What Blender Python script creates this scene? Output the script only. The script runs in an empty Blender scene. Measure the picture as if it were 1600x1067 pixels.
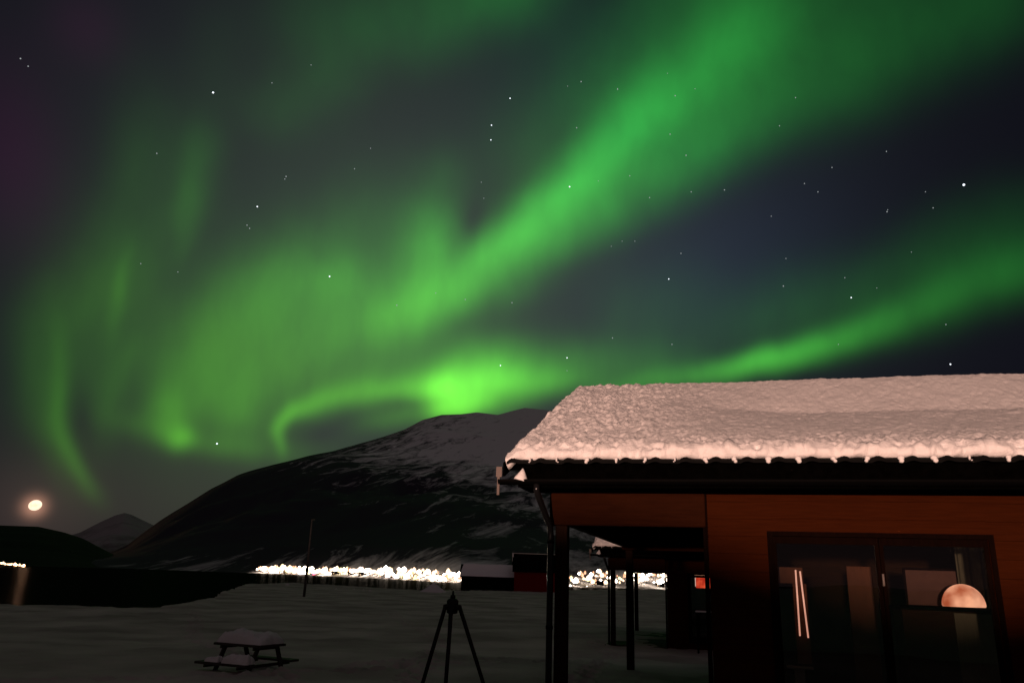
import bpy, bmesh, math, random
import numpy as np
from mathutils import Vector, Matrix, noise as mnoise
random.seed(4); rng = np.random.default_rng(7)
S = bpy.context.scene
R = math.radians
# ------------------------------------------------------------------ camera
FPX = 1209.0                       # focal length in pixels of the 1600 px wide photograph
PITCH, ROLL, CAMH = R(16.9), R(1.9), 1.7
_f = Vector((0, math.cos(PITCH), math.sin(PITCH))); _r = Vector((1, 0, 0)); _u = _r.cross(_f)
RT = _r*math.cos(ROLL) + _u*math.sin(ROLL); UP = -_r*math.sin(ROLL) + _u*math.cos(ROLL); FW = _f
CAM = Vector((0, 0, CAMH))
cd = bpy.data.cameras.new("camera"); cam = bpy.data.objects.new("camera", cd)
S.collection.objects.link(cam); S.camera = cam
cam.matrix_world = Matrix(((RT.x, UP.x, -FW.x, CAM.x), (RT.y, UP.y, -FW.y, CAM.y), (RT.z, UP.z, -FW.z, CAM.z), (0, 0, 0, 1)))
cd.sensor_width = 36.0; cd.lens = 36.0*FPX/1600.0
cd.clip_start = 0.05; cd.clip_end = 90000
def ray(x, y): return (FW*FPX + RT*(x-800) - UP*(y-533.5)).normalized()
def at(x, y, Y): d = ray(x, y); return CAM + d*(Y/d.y)
def onz(x, y, z): d = ray(x, y); return CAM + d*((z-CAMH)/d.z)
# ------------------------------------------------------------------ view
S.view_settings.view_transform = 'Standard'; S.view_settings.look = 'None'
S.view_settings.exposure = 0.0; S.view_settings.gamma = 1.0
S.render.engine = 'CYCLES'; S.render.filter_size = 2.0
S.cycles.use_denoising = True; S.cycles.denoiser = 'OPENIMAGEDENOISE'; S.cycles.denoising_input_passes = 'RGB_ALBEDO_NORMAL'
S.cycles.max_bounces = 5; S.cycles.diffuse_bounces = 2; S.cycles.glossy_bounces = 3; S.cycles.transparent_max_bounces = 8
S.cycles.sample_clamp_indirect = 2.0
# ------------------------------------------------------------------ the night sky: airglow and aurora as glows at fixed directions
STROKES=[
 # A main core
 ([(650,462,38,.20),(745,420,36,.32),(830,352,38,.45),(900,285,40,.44),(980,210,46,.35),(1060,140,54,.28),(1150,70,62,.19),(1250,0,76,.08),(1380,-60,90,.05)],14),
 # A lower side fill
 ([(1580,-20,80,.05),(1430,50,80,.055),(1300,105,74,.075),(1190,165,64,.11),(1090,232,52,.17),(990,290,46,.18),(890,362,40,.20),(790,430,36,.22),(690,478,34,.20),(600,520,34,.12)],14),
 # A upper halo
 ([(790,290,56,.02),(860,210,76,.055),(960,130,85,.08),(1060,50,90,.08),(1160,-30,100,.08)],6),
 # B blob
 ([(688,262,46,.04),(684,305,50,.04),(676,352,48,.19),(667,396,50,.36),(655,438,46,.24)],6),
 # C big left diffuse
 ([(610,470,50,.10),(545,432,56,.20),(475,455,62,.19),(400,500,66,.155),(330,555,66,.13),(282,610,54,.12)],7),
 ([(640,490,40,.10),(550,510,44,.16),(450,565,44,.11),(360,620,40,.08)],6),
 ([(600,330,56,.035),(500,375,56,.045),(400,430,56,.04),(300,510,46,.04)],5),
 # D
 ([(262,625,34,.10),(270,662,30,.17),(284,686,20,.24)],4),
 ([(225,664,22,.05),(300,692,20,.07),(380,700,22,.07),(470,700,24,.03)],5),
 ([(330,650,40,.08),(400,660,40,.08)],3),
 # E left arc
 ([(102,520,18,.02),(92,580,18,.05),(88,630,17,.062),(100,680,16,.072),(122,725,15,.075),(150,762,17,.03)],8),
 ([(80,470,50,.025),(62,560,46,.03),(70,640,34,.05),(95,710,26,.04)],5),
 # F curl + band
 ([(439,684,11,.16),(436,664,13,.26),(450,643,15,.28),(485,630,17,.20),(530,620,19,.20),(590,610,21,.24),(650,601,22,.31),(700,598,22,.40)],11),
 # G
 ([(694,612,34,.66),(736,606,40,.86),(785,602,34,.62),(840,597,26,.34),(890,594,20,.10)],5),
 ([(690,640,16,.40),(720,636,20,.40),(755,636,16,.2)],3),
 # H
 ([(560,590,34,.06),(660,572,38,.14),(760,562,40,.20),(860,566,40,.17),(960,575,44,.11),(1060,575,40,.06)],7),
 # I right band
 ([(960,610,20,.10),(1060,594,20,.16),(1130,578,17,.20),(1165,568,17,.36),(1205,558,18,.42),(1260,544,20,.34),(1330,520,25,.20),(1420,490,32,.13),(1520,452,42,.105),(1620,414,48,.09)],12),
 ([(1160,510,60,.04),(1280,480,60,.05),(1400,440,60,.045),(1500,400,60,.035),(1600,350,60,.03)],6),
 ([(980,500,70,.035),(1060,480,70,.03)],2),
 ([(590,656,20,.08),(640,648,20,.12)],2),
 ([(460,610,40,.05),(560,590,40,.05)],2),
 ([(345,40,50,.006),(325,180,48,.012),(285,320,44,.016),(225,440,42,.018),(165,560,36,.018)],7),
 ([(225,120,48,.004),(205,270,44,.010),(165,400,42,.014),(110,520,36,.018)],6),
 ([(175,640,22,.03),(185,590,24,.035),(215,540,26,.03)],3),
 # J faint rays
 ([(318,215,30,.025),(305,290,30,.05),(295,345,22,.05),(288,385,16,.03)],5),
 ([(196,405,15,.025),(188,460,13,.06),(184,500,12,.02)],3),
 ([(250,210,60,.02),(210,330,60,.02),(170,450,60,.025)],4),
 ([(480,40,80,.03),(580,40,80,.05),(700,20,70,.07),(820,-20,60,.09)],5),
 ([(420,180,60,.03),(520,130,60,.03)],3),
 ([(400,560,190,.055),(640,440,190,.045)],2),
 ([(140,570,110,.028),(190,420,110,.024)],2),
 # negatives: dark cloud patches
 ([(652,629,14,-.05),(620,632,16,-.02)],2),
 ([(550,660,22,-.02),(500,674,20,-.02)],2),
 ([(738,356,26,-.07),(745,310,30,-.01)],2),
 ([(130,610,18,-.012),(134,650,18,-.015)],2),
]
BASE=[(660,470,470,420,0,(.038,.043,.041)),(1100,430,220,150,-20,(.003,.008,.020)),(20,250,90,150,0,(.010,-.002,.006)),
 (135,45,60,60,0,(.008,0,.005)),(250,800,380,130,0,(.016,.009,.007)),(880,80,200,130,-35,(-.004,.002,.002))]
ZENITH_FILL = (.055, .055, .055)
BACK_FILL = (.062, .038, .036)
LAMP_W = 66000.0
def chain(pts, n):
    out = []; L = [0.0]
    for a, b in zip(pts, pts[1:]): L.append(L[-1] + math.hypot(b[0]-a[0], b[1]-a[1]))
    N = len(pts)
    def cr(p0, p1, p2, p3, t):
        return [.5*((2*b)+(-a+c)*t+(2*a-5*b+4*c-d)*t*t+(-a+3*b-3*c+d)*t**3) for a, b, c, d in zip(p0, p1, p2, p3)]
    def ev(s):
        for i in range(N-1):
            if s <= L[i+1] or i == N-2:
                t = (s-L[i])/(L[i+1]-L[i]); break
        return cr(pts[max(i-1, 0)], pts[i], pts[i+1], pts[min(i+2, N-1)], t)
    sp = L[-1]/(n-1)
    for k in range(n):
        s = min(L[-1], sp*k); p = ev(s); a = ev(max(0, s-sp*.3)); b = ev(min(L[-1], s+sp*.3))
        dx, dy = b[0]-a[0], b[1]-a[1]; l = math.hypot(dx, dy) or 1
        lo = max(.8*sp, p[2]*.8); norm = math.sqrt(math.pi)*lo/sp
        out.append((p[0], p[1], dx/l, dy/l, lo, p[2], p[3]/norm))
    return out
W = bpy.data.worlds.new("World"); S.world = W; W.use_nodes = True
nt = W.node_tree; nt.nodes.clear(); NN = nt.nodes; LK = nt.links
def nmath(op, a, b=None, c=None, clamp=False):
    n = NN.new('ShaderNodeMath'); n.operation = op; n.use_clamp = clamp
    for i, v in enumerate((a, b, c)):
        if v is None: continue
        if isinstance(v, (int, float)): n.inputs[i].default_value = v
        else: LK.new(v, n.inputs[i])
    return n.outputs[0]
def nvec(op, a, b=None, scale=None):
    n = NN.new('ShaderNodeVectorMath'); n.operation = op
    for i, v in enumerate((a, b)):
        if v is None: continue
        if isinstance(v, (tuple, list)): n.inputs[i].default_value = v
        else: LK.new(v, n.inputs[i])
    if scale is not None:
        if isinstance(scale, (int, float)): n.inputs['Scale'].default_value = scale
        else: LK.new(scale, n.inputs['Scale'])
    return n.outputs['Value'] if op == 'DOT_PRODUCT' else n.outputs['Vector']
tc = NN.new('ShaderNodeTexCoord'); DIR = tc.outputs['Generated']
nz = NN.new('ShaderNodeTexNoise'); nz.inputs['Scale'].default_value = 7.0; nz.inputs['Detail'].default_value = 2.0
LK.new(DIR, nz.inputs['Vector'])
wob = nvec('SCALE', nvec('SUBTRACT', nz.outputs['Color'], (.5, .5, .5)), scale=0.035)
WDIR = nvec('ADD', DIR, wob)
def glow(vec, x, y, dx, dy, lo, sh):
    """exp(-d^2) of an elongated glow round one direction of the sky"""
    D0 = ray(x, y); e = ray(x+dx*4, y+dy*4) - D0; k = e.length/4
    e1 = (e - D0*e.dot(D0)).normalized(); e2 = D0.cross(e1); M = Matrix((e1, e2, D0)).transposed()
    q = ray(x-dy*4, y+dx*4) - D0; k2 = q.length/4
    m = NN.new('ShaderNodeMapping'); m.vector_type = 'TEXTURE'
    LK.new(vec, m.inputs['Vector'])
    m.inputs['Location'].default_value = D0; m.inputs['Rotation'].default_value = M.to_euler('XYZ')
    m.inputs['Scale'].default_value = (lo*k, sh*k2, .5)
    d = nvec('DOT_PRODUCT', m.outputs[0], m.outputs[0])
    return nmath('POWER', math.exp(-1), d)
acc = 0.0
WV = WDIR; cnt = 0
for pts, n in STROKES:
    for x, y, dx, dy, lo, sh, am in chain(pts, n):
        acc = nmath('MULTIPLY_ADD', glow(WV, x, y, dx, dy, lo, sh), am, acc); cnt += 1
        if cnt % 24 == 0: WV = nvec('SCALE', WDIR, scale=nmath('MULTIPLY_ADD', acc, 1e-9, 1.0))   # evaluated block by block
nz2 = NN.new('ShaderNodeTexNoise'); nz2.inputs['Scale'].default_value = 14.0; nz2.inputs['Detail'].default_value = 3.0
mp = NN.new('ShaderNodeMapping'); mp.inputs['Scale'].default_value = (1.6, 1.6, .5); LK.new(WDIR, mp.inputs['Vector']); LK.new(mp.outputs[0], nz2.inputs['Vector'])
G = nmath('MULTIPLY', nmath('MAXIMUM', acc, 0.0), nmath('MULTIPLY_ADD', nz2.outputs['Fac'], .62, .69))
sx = NN.new('ShaderNodeSeparateXYZ'); LK.new(DIR, sx.inputs[0]); DZ = sx.outputs[2]
mr = NN.new('ShaderNodeMapRange'); LK.new(nmath('MULTIPLY_ADD', sx.outputs[0], .32, DZ), mr.inputs[0]); mr.inputs[1].default_value = .15; mr.inputs[2].default_value = .57
hue = NN.new('ShaderNodeMix'); hue.data_type = 'RGBA'; LK.new(mr.outputs[0], hue.inputs['Factor'])
hue.inputs['A'].default_value = (.19, .97, .035, 1); hue.inputs['B'].default_value = (.045, .88, .095, 1)
col = nvec('SCALE', hue.outputs['Result'], scale=G)
DIRB = nvec('SCALE', DIR, scale=nmath('MULTIPLY_ADD', acc, 1e-9, 1.0))
base = (.004, .004, .008)
for x, y, rx, ry, an, c in BASE:
    base = nvec('ADD', nvec('SCALE', c, scale=glow(DIRB, x, y, math.cos(R(an)), math.sin(R(an)), rx, ry)), base)
# glow of thin air round the moon, and fill light added overhead and behind
base = nvec('ADD', nvec('SCALE', (.42, .20, .13), scale=glow(DIRB, 54, 791, 1, -.3, 18, 15)), base)
base = nvec('ADD', nvec('SCALE', (.020, .012, .009), scale=glow(DIRB, 55, 790, 1, 0, 90, 70)), base)
zen = NN.new('ShaderNodeMapRange'); LK.new(DZ, zen.inputs[0]); zen.inputs[1].default_value = .72; zen.inputs[2].default_value = 1.0
base = nvec('ADD', nvec('SCALE', ZENITH_FILL, scale=zen.outputs[0]), base)
sbk = NN.new('ShaderNodeMapRange'); LK.new(sx.outputs[1], sbk.inputs[0]); sbk.inputs[1].default_value = -.05; sbk.inputs[2].default_value = -.7   # warm fill added behind the viewer to offset the green
base = nvec('ADD', nvec('SCALE', BACK_FILL, scale=sbk.outputs[0]), base)
tot = nvec('ADD', col, base)
# faint unresolved stars
bg = NN.new('ShaderNodeBackground'); LK.new(tot, bg.inputs['Color']); bg.inputs['Strength'].default_value = 1.0
sk = NN.new('ShaderNodeTexSky'); sk.sky_type = 'NISHITA'; sk.sun_disc = False; sk.sun_elevation = R(-6); sk.sun_rotation = R(-32)
bg2 = NN.new('ShaderNodeBackground'); LK.new(sk.outputs[0], bg2.inputs['Color']); bg2.inputs['Strength'].default_value = 0.02
ad = NN.new('ShaderNodeAddShader'); LK.new(bg.outputs[0], ad.inputs[0]); LK.new(bg2.outputs[0], ad.inputs[1])
wo = NN.new('ShaderNodeOutputWorld'); LK.new(ad.outputs[0], wo.inputs['Surface'])
W.cycles.sampling_method = 'MANUAL'; W.cycles.sample_map_resolution = 256
# ------------------------------------------------------------------ moonlight: the one sun lamp, from the moon's direction
sl = bpy.data.lights.new("moonlight", 'SUN'); sl.energy = 0.05; sl.angle = R(.6); sl.color = (1.0, .50, .28)
so = bpy.data.objects.new("moonlight", sl); S.collection.objects.link(so)
so.rotation_euler = (-ray(55, 790)).to_track_quat('-Z', 'Y').to_euler()
# ================================================================== helpers
def link(o): S.collection.objects.link(o); return o
def setp(o, label=None, cat=None, group=None, kind=None):
    if label: o['label'] = label
    if cat: o['category'] = cat
    if group: o['group'] = group
    if kind: o['kind'] = kind
    return o
def empty(name, loc, rz=0.0, label=None, cat=None, group=None):
    o = bpy.data.objects.new(name, None); o.empty_display_size = .2; o.location = loc; o.rotation_euler = (0, 0, rz)
    return setp(link(o), label, cat, group)
def obj(name, bm, mats, parent=None, smooth=False, bevel=0.0, label=None, cat=None, group=None, kind=None):
    me = bpy.data.meshes.new(name)
    if isinstance(bm, tuple): me.from_pydata(bm[0], [], bm[1])
    else: bm.normal_update(); bm.to_mesh(me); bm.free()
    if smooth: me.polygons.foreach_set('use_smooth', [True]*len(me.polygons))
    for m in (mats if isinstance(mats, (list, tuple)) else [mats]): me.materials.append(m)
    o = bpy.data.objects.new(name, me); link(o)
    if parent is not None: o.parent = parent
    if bevel:
        b = o.modifiers.new("bevel", 'BEVEL'); b.width = bevel; b.segments = 2; b.limit_method = 'ANGLE'
    return setp(o, label, cat, group, kind)
def BM(): return bmesh.new()
def box(bm, x0, x1, y0, y1, z0, z1, mi=0):
    v = [bm.verts.new(p) for p in ((x0,y0,z0),(x1,y0,z0),(x1,y1,z0),(x0,y1,z0),(x0,y0,z1),(x1,y0,z1),(x1,y1,z1),(x0,y1,z1))]
    for f in ((3,2,1,0),(4,5,6,7),(0,1,5,4),(1,2,6,5),(2,3,7,6),(3,0,4,7)):
        bm.faces.new([v[i] for i in f]).material_index = mi
    return bm
def tube(bm, pts, rads, n=10, mi=0, cap=True):
    pts = [Vector(p) for p in pts]
    if isinstance(rads, (int, float)): rads = [rads]*len(pts)
    rings = []; prev = None
    for i, p in enumerate(pts):
        d = (pts[min(i+1, len(pts)-1)] - pts[max(i-1, 0)]).normalized()
        if prev is None: a = d.orthogonal().normalized()
        else: a = (prev - d*prev.dot(d)).normalized()
        prev = a; b = d.cross(a)
        rings.append([bm.verts.new(p + (a*math.cos(2*math.pi*k/n) + b*math.sin(2*math.pi*k/n))*rads[i]) for k in range(n)])
    for r0, r1 in zip(rings, rings[1:]):
        for k in range(n):
            f = bm.faces.new((r0[k], r0[(k+1) % n], r1[(k+1) % n], r1[k])); f.material_index = mi; f.smooth = True
    if cap:
        bm.faces.new(rings[0][::-1]).material_index = mi; bm.faces.new(rings[-1]).material_index = mi
    return bm
def prism(bm, poly, d0, d1, axis=1, mi=0):
    """poly of 2-D points extruded along an axis (0: x, 1: y)"""
    def P(a, b, d): return (d, a, b) if axis == 0 else (a, d, b)
    v0 = [bm.verts.new(P(a, b, d0)) for a, b in poly]; v1 = [bm.verts.new(P(a, b, d1)) for a, b in poly]
    bm.faces.new(v0).material_index = mi; bm.faces.new(v1[::-1]).material_index = mi
    n = len(poly)
    for i in range(n): bm.faces.new((v0[i], v1[i], v1[(i+1) % n], v0[(i+1) % n])).material_index = mi
    bmesh.ops.recalc_face_normals(bm, faces=bm.faces[:])
    return bm
def ball(bm, c, r, seg=12, ring=8, mi=0):
    n0 = len(bm.faces)
    bmesh.ops.create_uvsphere(bm, u_segments=seg, v_segments=ring, radius=1.0, matrix=Matrix.Translation(c) @ Matrix.Diagonal((r[0], r[1], r[2], 1)))
    bm.faces.ensure_lookup_table()
    for f in bm.faces[n0:]: f.material_index = mi; f.smooth = True
    return bm
# numpy value noise -------------------------------------------------
_T = rng.random((64, 64, 64)).astype(np.float64)
def vnoise(x, y, z=0.0):
    x = np.asarray(x, float); y = np.asarray(y, float); z = np.asarray(z, float) + 0*x
    xi = np.floor(x).astype(int); yi = np.floor(y).astype(int); zi = np.floor(z).astype(int)
    fx, fy, fz = x-xi, y-yi, z-zi
    fx = fx*fx*(3-2*fx); fy = fy*fy*(3-2*fy); fz = fz*fz*(3-2*fz)
    def T(a, b, c): return _T[(xi+a) & 63, (yi+b) & 63, (zi+c) & 63]
    def L(a, b, t): return a + (b-a)*t
    return L(L(L(T(0,0,0), T(1,0,0), fx), L(T(0,1,0), T(1,1,0), fx), fy), L(L(T(0,0,1), T(1,0,1), fx), L(T(0,1,1), T(1,1,1), fx), fy), fz)*2 - 1
def fbm(x, y, z=0.0, o=4, g=.5):
    a, s, f = 1.0, 0.0, 1.0
    for k in range(o): s = s + a*vnoise(x*f + 17*k, y*f + 5*k, z*f if not isinstance(z, float) else z*f + k); a *= g; f *= 2.03
    return s
def grid_faces(nu, nv, wrap=False):
    i, j = np.meshgrid(np.arange(nu if wrap else nu-1), np.arange(nv-1), indexing='ij')
    i2 = (i+1) % nu
    return np.stack([i*nv+j, i2*nv+j, i2*nv+j+1, i*nv+j+1], -1).reshape(-1, 4)
def mesh_np(name, V, Fq, mats, parent=None, smooth=True, **kw):
    me = bpy.data.meshes.new(name)
    V = np.ascontiguousarray(V.reshape(-1, 3), dtype=np.float32); Fq = np.ascontiguousarray(Fq, dtype=np.int32)
    me.vertices.add(len(V)); me.vertices.foreach_set('co', V.ravel())
    me.loops.add(Fq.size); me.loops.foreach_set('vertex_index', Fq.ravel())
    me.polygons.add(len(Fq)); me.polygons.foreach_set('loop_start', np.arange(0, Fq.size, 4, dtype=np.int32))
    me.polygons.foreach_set('use_smooth', np.full(len(Fq), smooth))
    me.update(calc_edges=True); me.validate()
    for m in (mats if isinstance(mats, (list, tuple)) else [mats]): me.materials.append(m)
    o = bpy.data.objects.new(name, me); link(o)
    if parent is not None: o.parent = parent
    return setp(o, **kw)
def copy_tree(o, parent=None):
    c = o.copy(); S.collection.objects.link(c); c.parent = parent
    for ch in [x for x in o.children]: copy_tree(ch, c)
    return c
# materials -----------------------------------------------------------
def mat(name, colr, rough=.7, spec=.3, metal=0.0, var=0.0, scale=8.0, bump=0.0, bscale=40.0, stretch=(1, 1, 1), col2=None, detail=4.0):
    m = bpy.data.materials.new(name); m.use_nodes = True; t = m.node_tree; n = t.nodes; p = n['Principled BSDF']
    p.inputs['Roughness'].default_value = rough; p.inputs['Specular IOR Level'].default_value = spec; p.inputs['Metallic'].default_value = metal
    p.inputs['Base Color'].default_value = (*colr, 1)
    tcn = n.new('ShaderNodeTexCoord'); mpn = n.new('ShaderNodeMapping'); mpn.inputs['Scale'].default_value = stretch
    t.links.new(tcn.outputs['Object'], mpn.inputs['Vector'])
    if var or col2:
        z = n.new('ShaderNodeTexNoise'); z.inputs['Scale'].default_value = scale; z.inputs['Detail'].default_value = detail
        t.links.new(mpn.outputs[0], z.inputs['Vector'])
        r = n.new('ShaderNodeValToRGB'); r.color_ramp.elements[0].position = .35; r.color_ramp.elements[1].position = .65
        c2 = col2 or tuple(min(1, c*(1+var)) for c in colr); c1 = colr if col2 else tuple(c*(1-var) for c in colr)
        r.color_ramp.elements[0].color = (*c1, 1); r.color_ramp.elements[1].color = (*c2, 1)
        t.links.new(z.outputs['Fac'], r.inputs[0]); t.links.new(r.outputs[0], p.inputs['Base Color'])
    if bump:
        z = n.new('ShaderNodeTexNoise'); z.inputs['Scale'].default_value = bscale; z.inputs['Detail'].default_value = 5.0
        t.links.new(mpn.outputs[0], z.inputs['Vector'])
        b = n.new('ShaderNodeBump'); b.inputs['Strength'].default_value = bump; b.inputs['Distance'].default_value = .02
        t.links.new(z.outputs['Fac'], b.inputs['Height']); t.links.new(b.outputs[0], p.inputs['Normal'])
    return m
def glowmat(name, colr, strength, sample=False):
    m = bpy.data.materials.new(name); m.use_nodes = True; n = m.node_tree.nodes; p = n['Principled BSDF']
    p.inputs['Base Color'].default_value = (.5, .5, .5, 1); p.inputs['Emission Color'].default_value = (*colr, 1); p.inputs['Emission Strength'].default_value = strength
    if not sample: m.cycles.emission_sampling = 'NONE'
    return m
M = {}
M['roof_snow'] = mat('roof_snow', (.83, .81, .82), .95, .03, bump=.55, bscale=48)
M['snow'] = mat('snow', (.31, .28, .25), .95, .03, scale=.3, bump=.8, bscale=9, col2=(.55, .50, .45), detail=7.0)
M['snow_cap'] = mat('snow_cap', (.66, .64, .63), .95, .03, bump=.4, bscale=22)
M['black_paint'] = mat('black_paint', (.0010, .0009, .0008), 1.0, .0, var=.3, scale=12)
M['black_tile'] = mat('black_tile', (.003, .003, .003), .7, .05, var=.3)
M['gutter'] = mat('gutter_metal', (.0014, .0013, .0013), .6, .02)
M['pipe'] = mat('pipe_metal', (.02, .02, .022), .2, .6, metal=.6)
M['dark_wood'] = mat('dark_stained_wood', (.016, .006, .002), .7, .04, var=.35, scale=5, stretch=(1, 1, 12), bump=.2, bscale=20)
M['beam_wood'] = mat('beam_wood', (.020, .0055, .0020), .8, .02, var=.15, scale=4, stretch=(1, 6, 14), bump=.2, bscale=20)
M['post_wood'] = mat('post_wood', (.016, .006, .003), .65, .05, var=.3, scale=4, stretch=(14, 14, 1), bump=.2, bscale=20)
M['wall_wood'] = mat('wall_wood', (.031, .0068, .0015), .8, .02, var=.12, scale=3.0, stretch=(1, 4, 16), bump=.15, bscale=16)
M['trim_wood'] = mat('trim_wood', (.0042, .0014, .0008), .8, .02, var=.25, scale=5, stretch=(12, 12, 1))
M['inner_wall'] = mat('inner_wall', (.04, .026, .017), .8, .1, var=.1)
M['tan_panel'] = mat('tan_panel', (.075, .025, .011), .6, .1, var=.15, scale=3, stretch=(12, 12, 1))
M['grey_cloth'] = mat('grey_cloth', (.10, .09, .062), .9, .05, var=.15, scale=6, stretch=(10, 10, 1))
M['mauve'] = mat('mauve_board', (.075, .038, .032), .8, .05, var=.08)
M['black_metal'] = mat('black_metal', (.006, .006, .0065), .5, .15)
M['old_wood'] = mat('weathered_wood', (.05, .042, .036), .8, .2, var=.35, scale=5, stretch=(1, 10, 10))
M['pole'] = mat('pole_paint', (.08, .075, .072), .8, .05, var=.2, scale=3)
M['shed_wall'] = mat('tarred_boards', (.003, .0027, .0027), .95, .0, var=.4, scale=6, stretch=(8, 8, 1))
M['barn_red'] = mat('red_boards', (.20, .010, .010), .9, .02, var=.3, scale=5, stretch=(8, 8, 1))
M['dark_roof'] = mat('dark_roofing', (.0035, .003, .0035), .95, .0, var=.3)
M['lit_plate'] = mat('pale_paint', (.16, .13, .12), .8, .1)
def glass():
    m = bpy.data.materials.new('window_glass'); m.use_nodes = True; t = m.node_tree; n = t.nodes; n.clear()
    o = n.new('ShaderNodeOutputMaterial'); mx = n.new('ShaderNodeMixShader'); tr = n.new('ShaderNodeBsdfTransparent'); gl = n.new('ShaderNodeBsdfGlossy'); fr = n.new('ShaderNodeFresnel')
    gl.inputs['Roughness'].default_value = .01; tr.inputs['Color'].default_value = (.9, .92, .9, 1); fr.inputs['IOR'].default_value = 1.5
    t.links.new(fr.outputs[0], mx.inputs[0]); t.links.new(tr.outputs[0], mx.inputs[1]); t.links.new(gl.outputs[0], mx.inputs[2]); t.links.new(mx.outputs[0], o.inputs[0])
    return m
M['glass'] = glass()
def water():
    m = bpy.data.materials.new('fjord_water'); m.use_nodes = True; t = m.node_tree; n = t.nodes; n.clear(); L = t.links.new
    o = n.new('ShaderNodeOutputMaterial'); mx = n.new('ShaderNodeMixShader'); df = n.new('ShaderNodeBsdfDiffuse'); gl = n.new('ShaderNodeBsdfGlossy')
    df.inputs['Color'].default_value = (.0015, .003, .003, 1); gl.inputs['Roughness'].default_value = .16; mx.inputs[0].default_value = .016
    tcn = n.new('ShaderNodeTexCoord'); mp = n.new('ShaderNodeMapping'); mp.inputs['Scale'].default_value = (.25, .6, 1); L(tcn.outputs['Object'], mp.inputs[0])
    z = n.new('ShaderNodeTexNoise'); z.inputs['Scale'].default_value = 1.0; z.inputs['Detail'].default_value = 4; L(mp.outputs[0], z.inputs['Vector'])
    b = n.new('ShaderNodeBump'); b.inputs['Strength'].default_value = .35; b.inputs['Distance'].default_value = .25; L(z.outputs['Fac'], b.inputs['Height']); L(b.outputs[0], gl.inputs['Normal'])
    L(df.outputs[0], mx.inputs[1]); L(gl.outputs[0], mx.inputs[2]); L(mx.outputs[0], o.inputs[0])
    return m
M['water'] = water()
def mountain_mat(name, snowc, rockc, zlo, zhi, mapscale, thr=(.46, .60), tree=None):
    """snow above, rock and wood with slanting snow gullies below"""
    m = bpy.data.materials.new(name); m.use_nodes = True; t = m.node_tree; n = t.nodes; p = n['Principled BSDF']; L = t.links.new
    p.inputs['Roughness'].default_value = .9; p.inputs['Specular IOR Level'].default_value = .05
    g = n.new('ShaderNodeTexCoord'); sp = n.new('ShaderNodeSeparateXYZ'); L(g.outputs['Object'], sp.inputs[0])
    mp = n.new('ShaderNodeMapping'); mp.inputs['Scale'].default_value = mapscale; mr_ = n.new('ShaderNodeMapping'); mr_.inputs['Rotation'].default_value = (0, R(33), 0); L(g.outputs['Object'], mr_.inputs[0]); L(mr_.outputs[0], mp.inputs[0])
    z = n.new('ShaderNodeTexNoise'); z.inputs['Scale'].default_value = 1.0; z.inputs['Detail'].default_value = 12; z.inputs['Roughness'].default_value = .70; z.inputs['Distortion'].default_value = .6; L(mp.outputs[0], z.inputs['Vector'])
    h = n.new('ShaderNodeMapRange'); h.inputs[1].default_value = zlo; h.inputs[2].default_value = zhi; h.inputs[3].default_value = -.07; h.inputs[4].default_value = .25; L(sp.outputs[2], h.inputs[0])
    a = n.new('ShaderNodeMath'); a.operation = 'ADD'; L(z.outputs['Fac'], a.inputs[0]); L(h.outputs[0], a.inputs[1])
    if tree:                                     # dense wood on one flank, paler foot added for the town's glow
        q = n.new('ShaderNodeMapRange'); q.inputs[1].default_value = tree[0]; q.inputs[2].default_value = tree[1]; q.inputs[3].default_value = -.55; q.inputs[4].default_value = .085; L(sp.outputs[0], q.inputs[0])
        a2 = n.new('ShaderNodeMath'); a2.operation = 'ADD'; L(a.outputs[0], a2.inputs[0]); L(q.outputs[0], a2.inputs[1])
        q2 = n.new('ShaderNodeMapRange'); q2.inputs[1].default_value = 6; q2.inputs[2].default_value = 34; q2.inputs[3].default_value = .17; q2.inputs[4].default_value = 0; L(sp.outputs[2], q2.inputs[0])
        a = n.new('ShaderNodeMath'); a.operation = 'ADD'; L(a2.outputs[0], a.inputs[0]); L(q2.outputs[0], a.inputs[1])
    r = n.new('ShaderNodeValToRGB'); e = r.color_ramp.elements; e[0].position = thr[0]; e[1].position = thr[1]; e[0].color = (*rockc, 1); e[1].color = (*snowc, 1); L(a.outputs[0], r.inputs[0])
    L(r.outputs[0], p.inputs['Base Color'])
    return m
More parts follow.
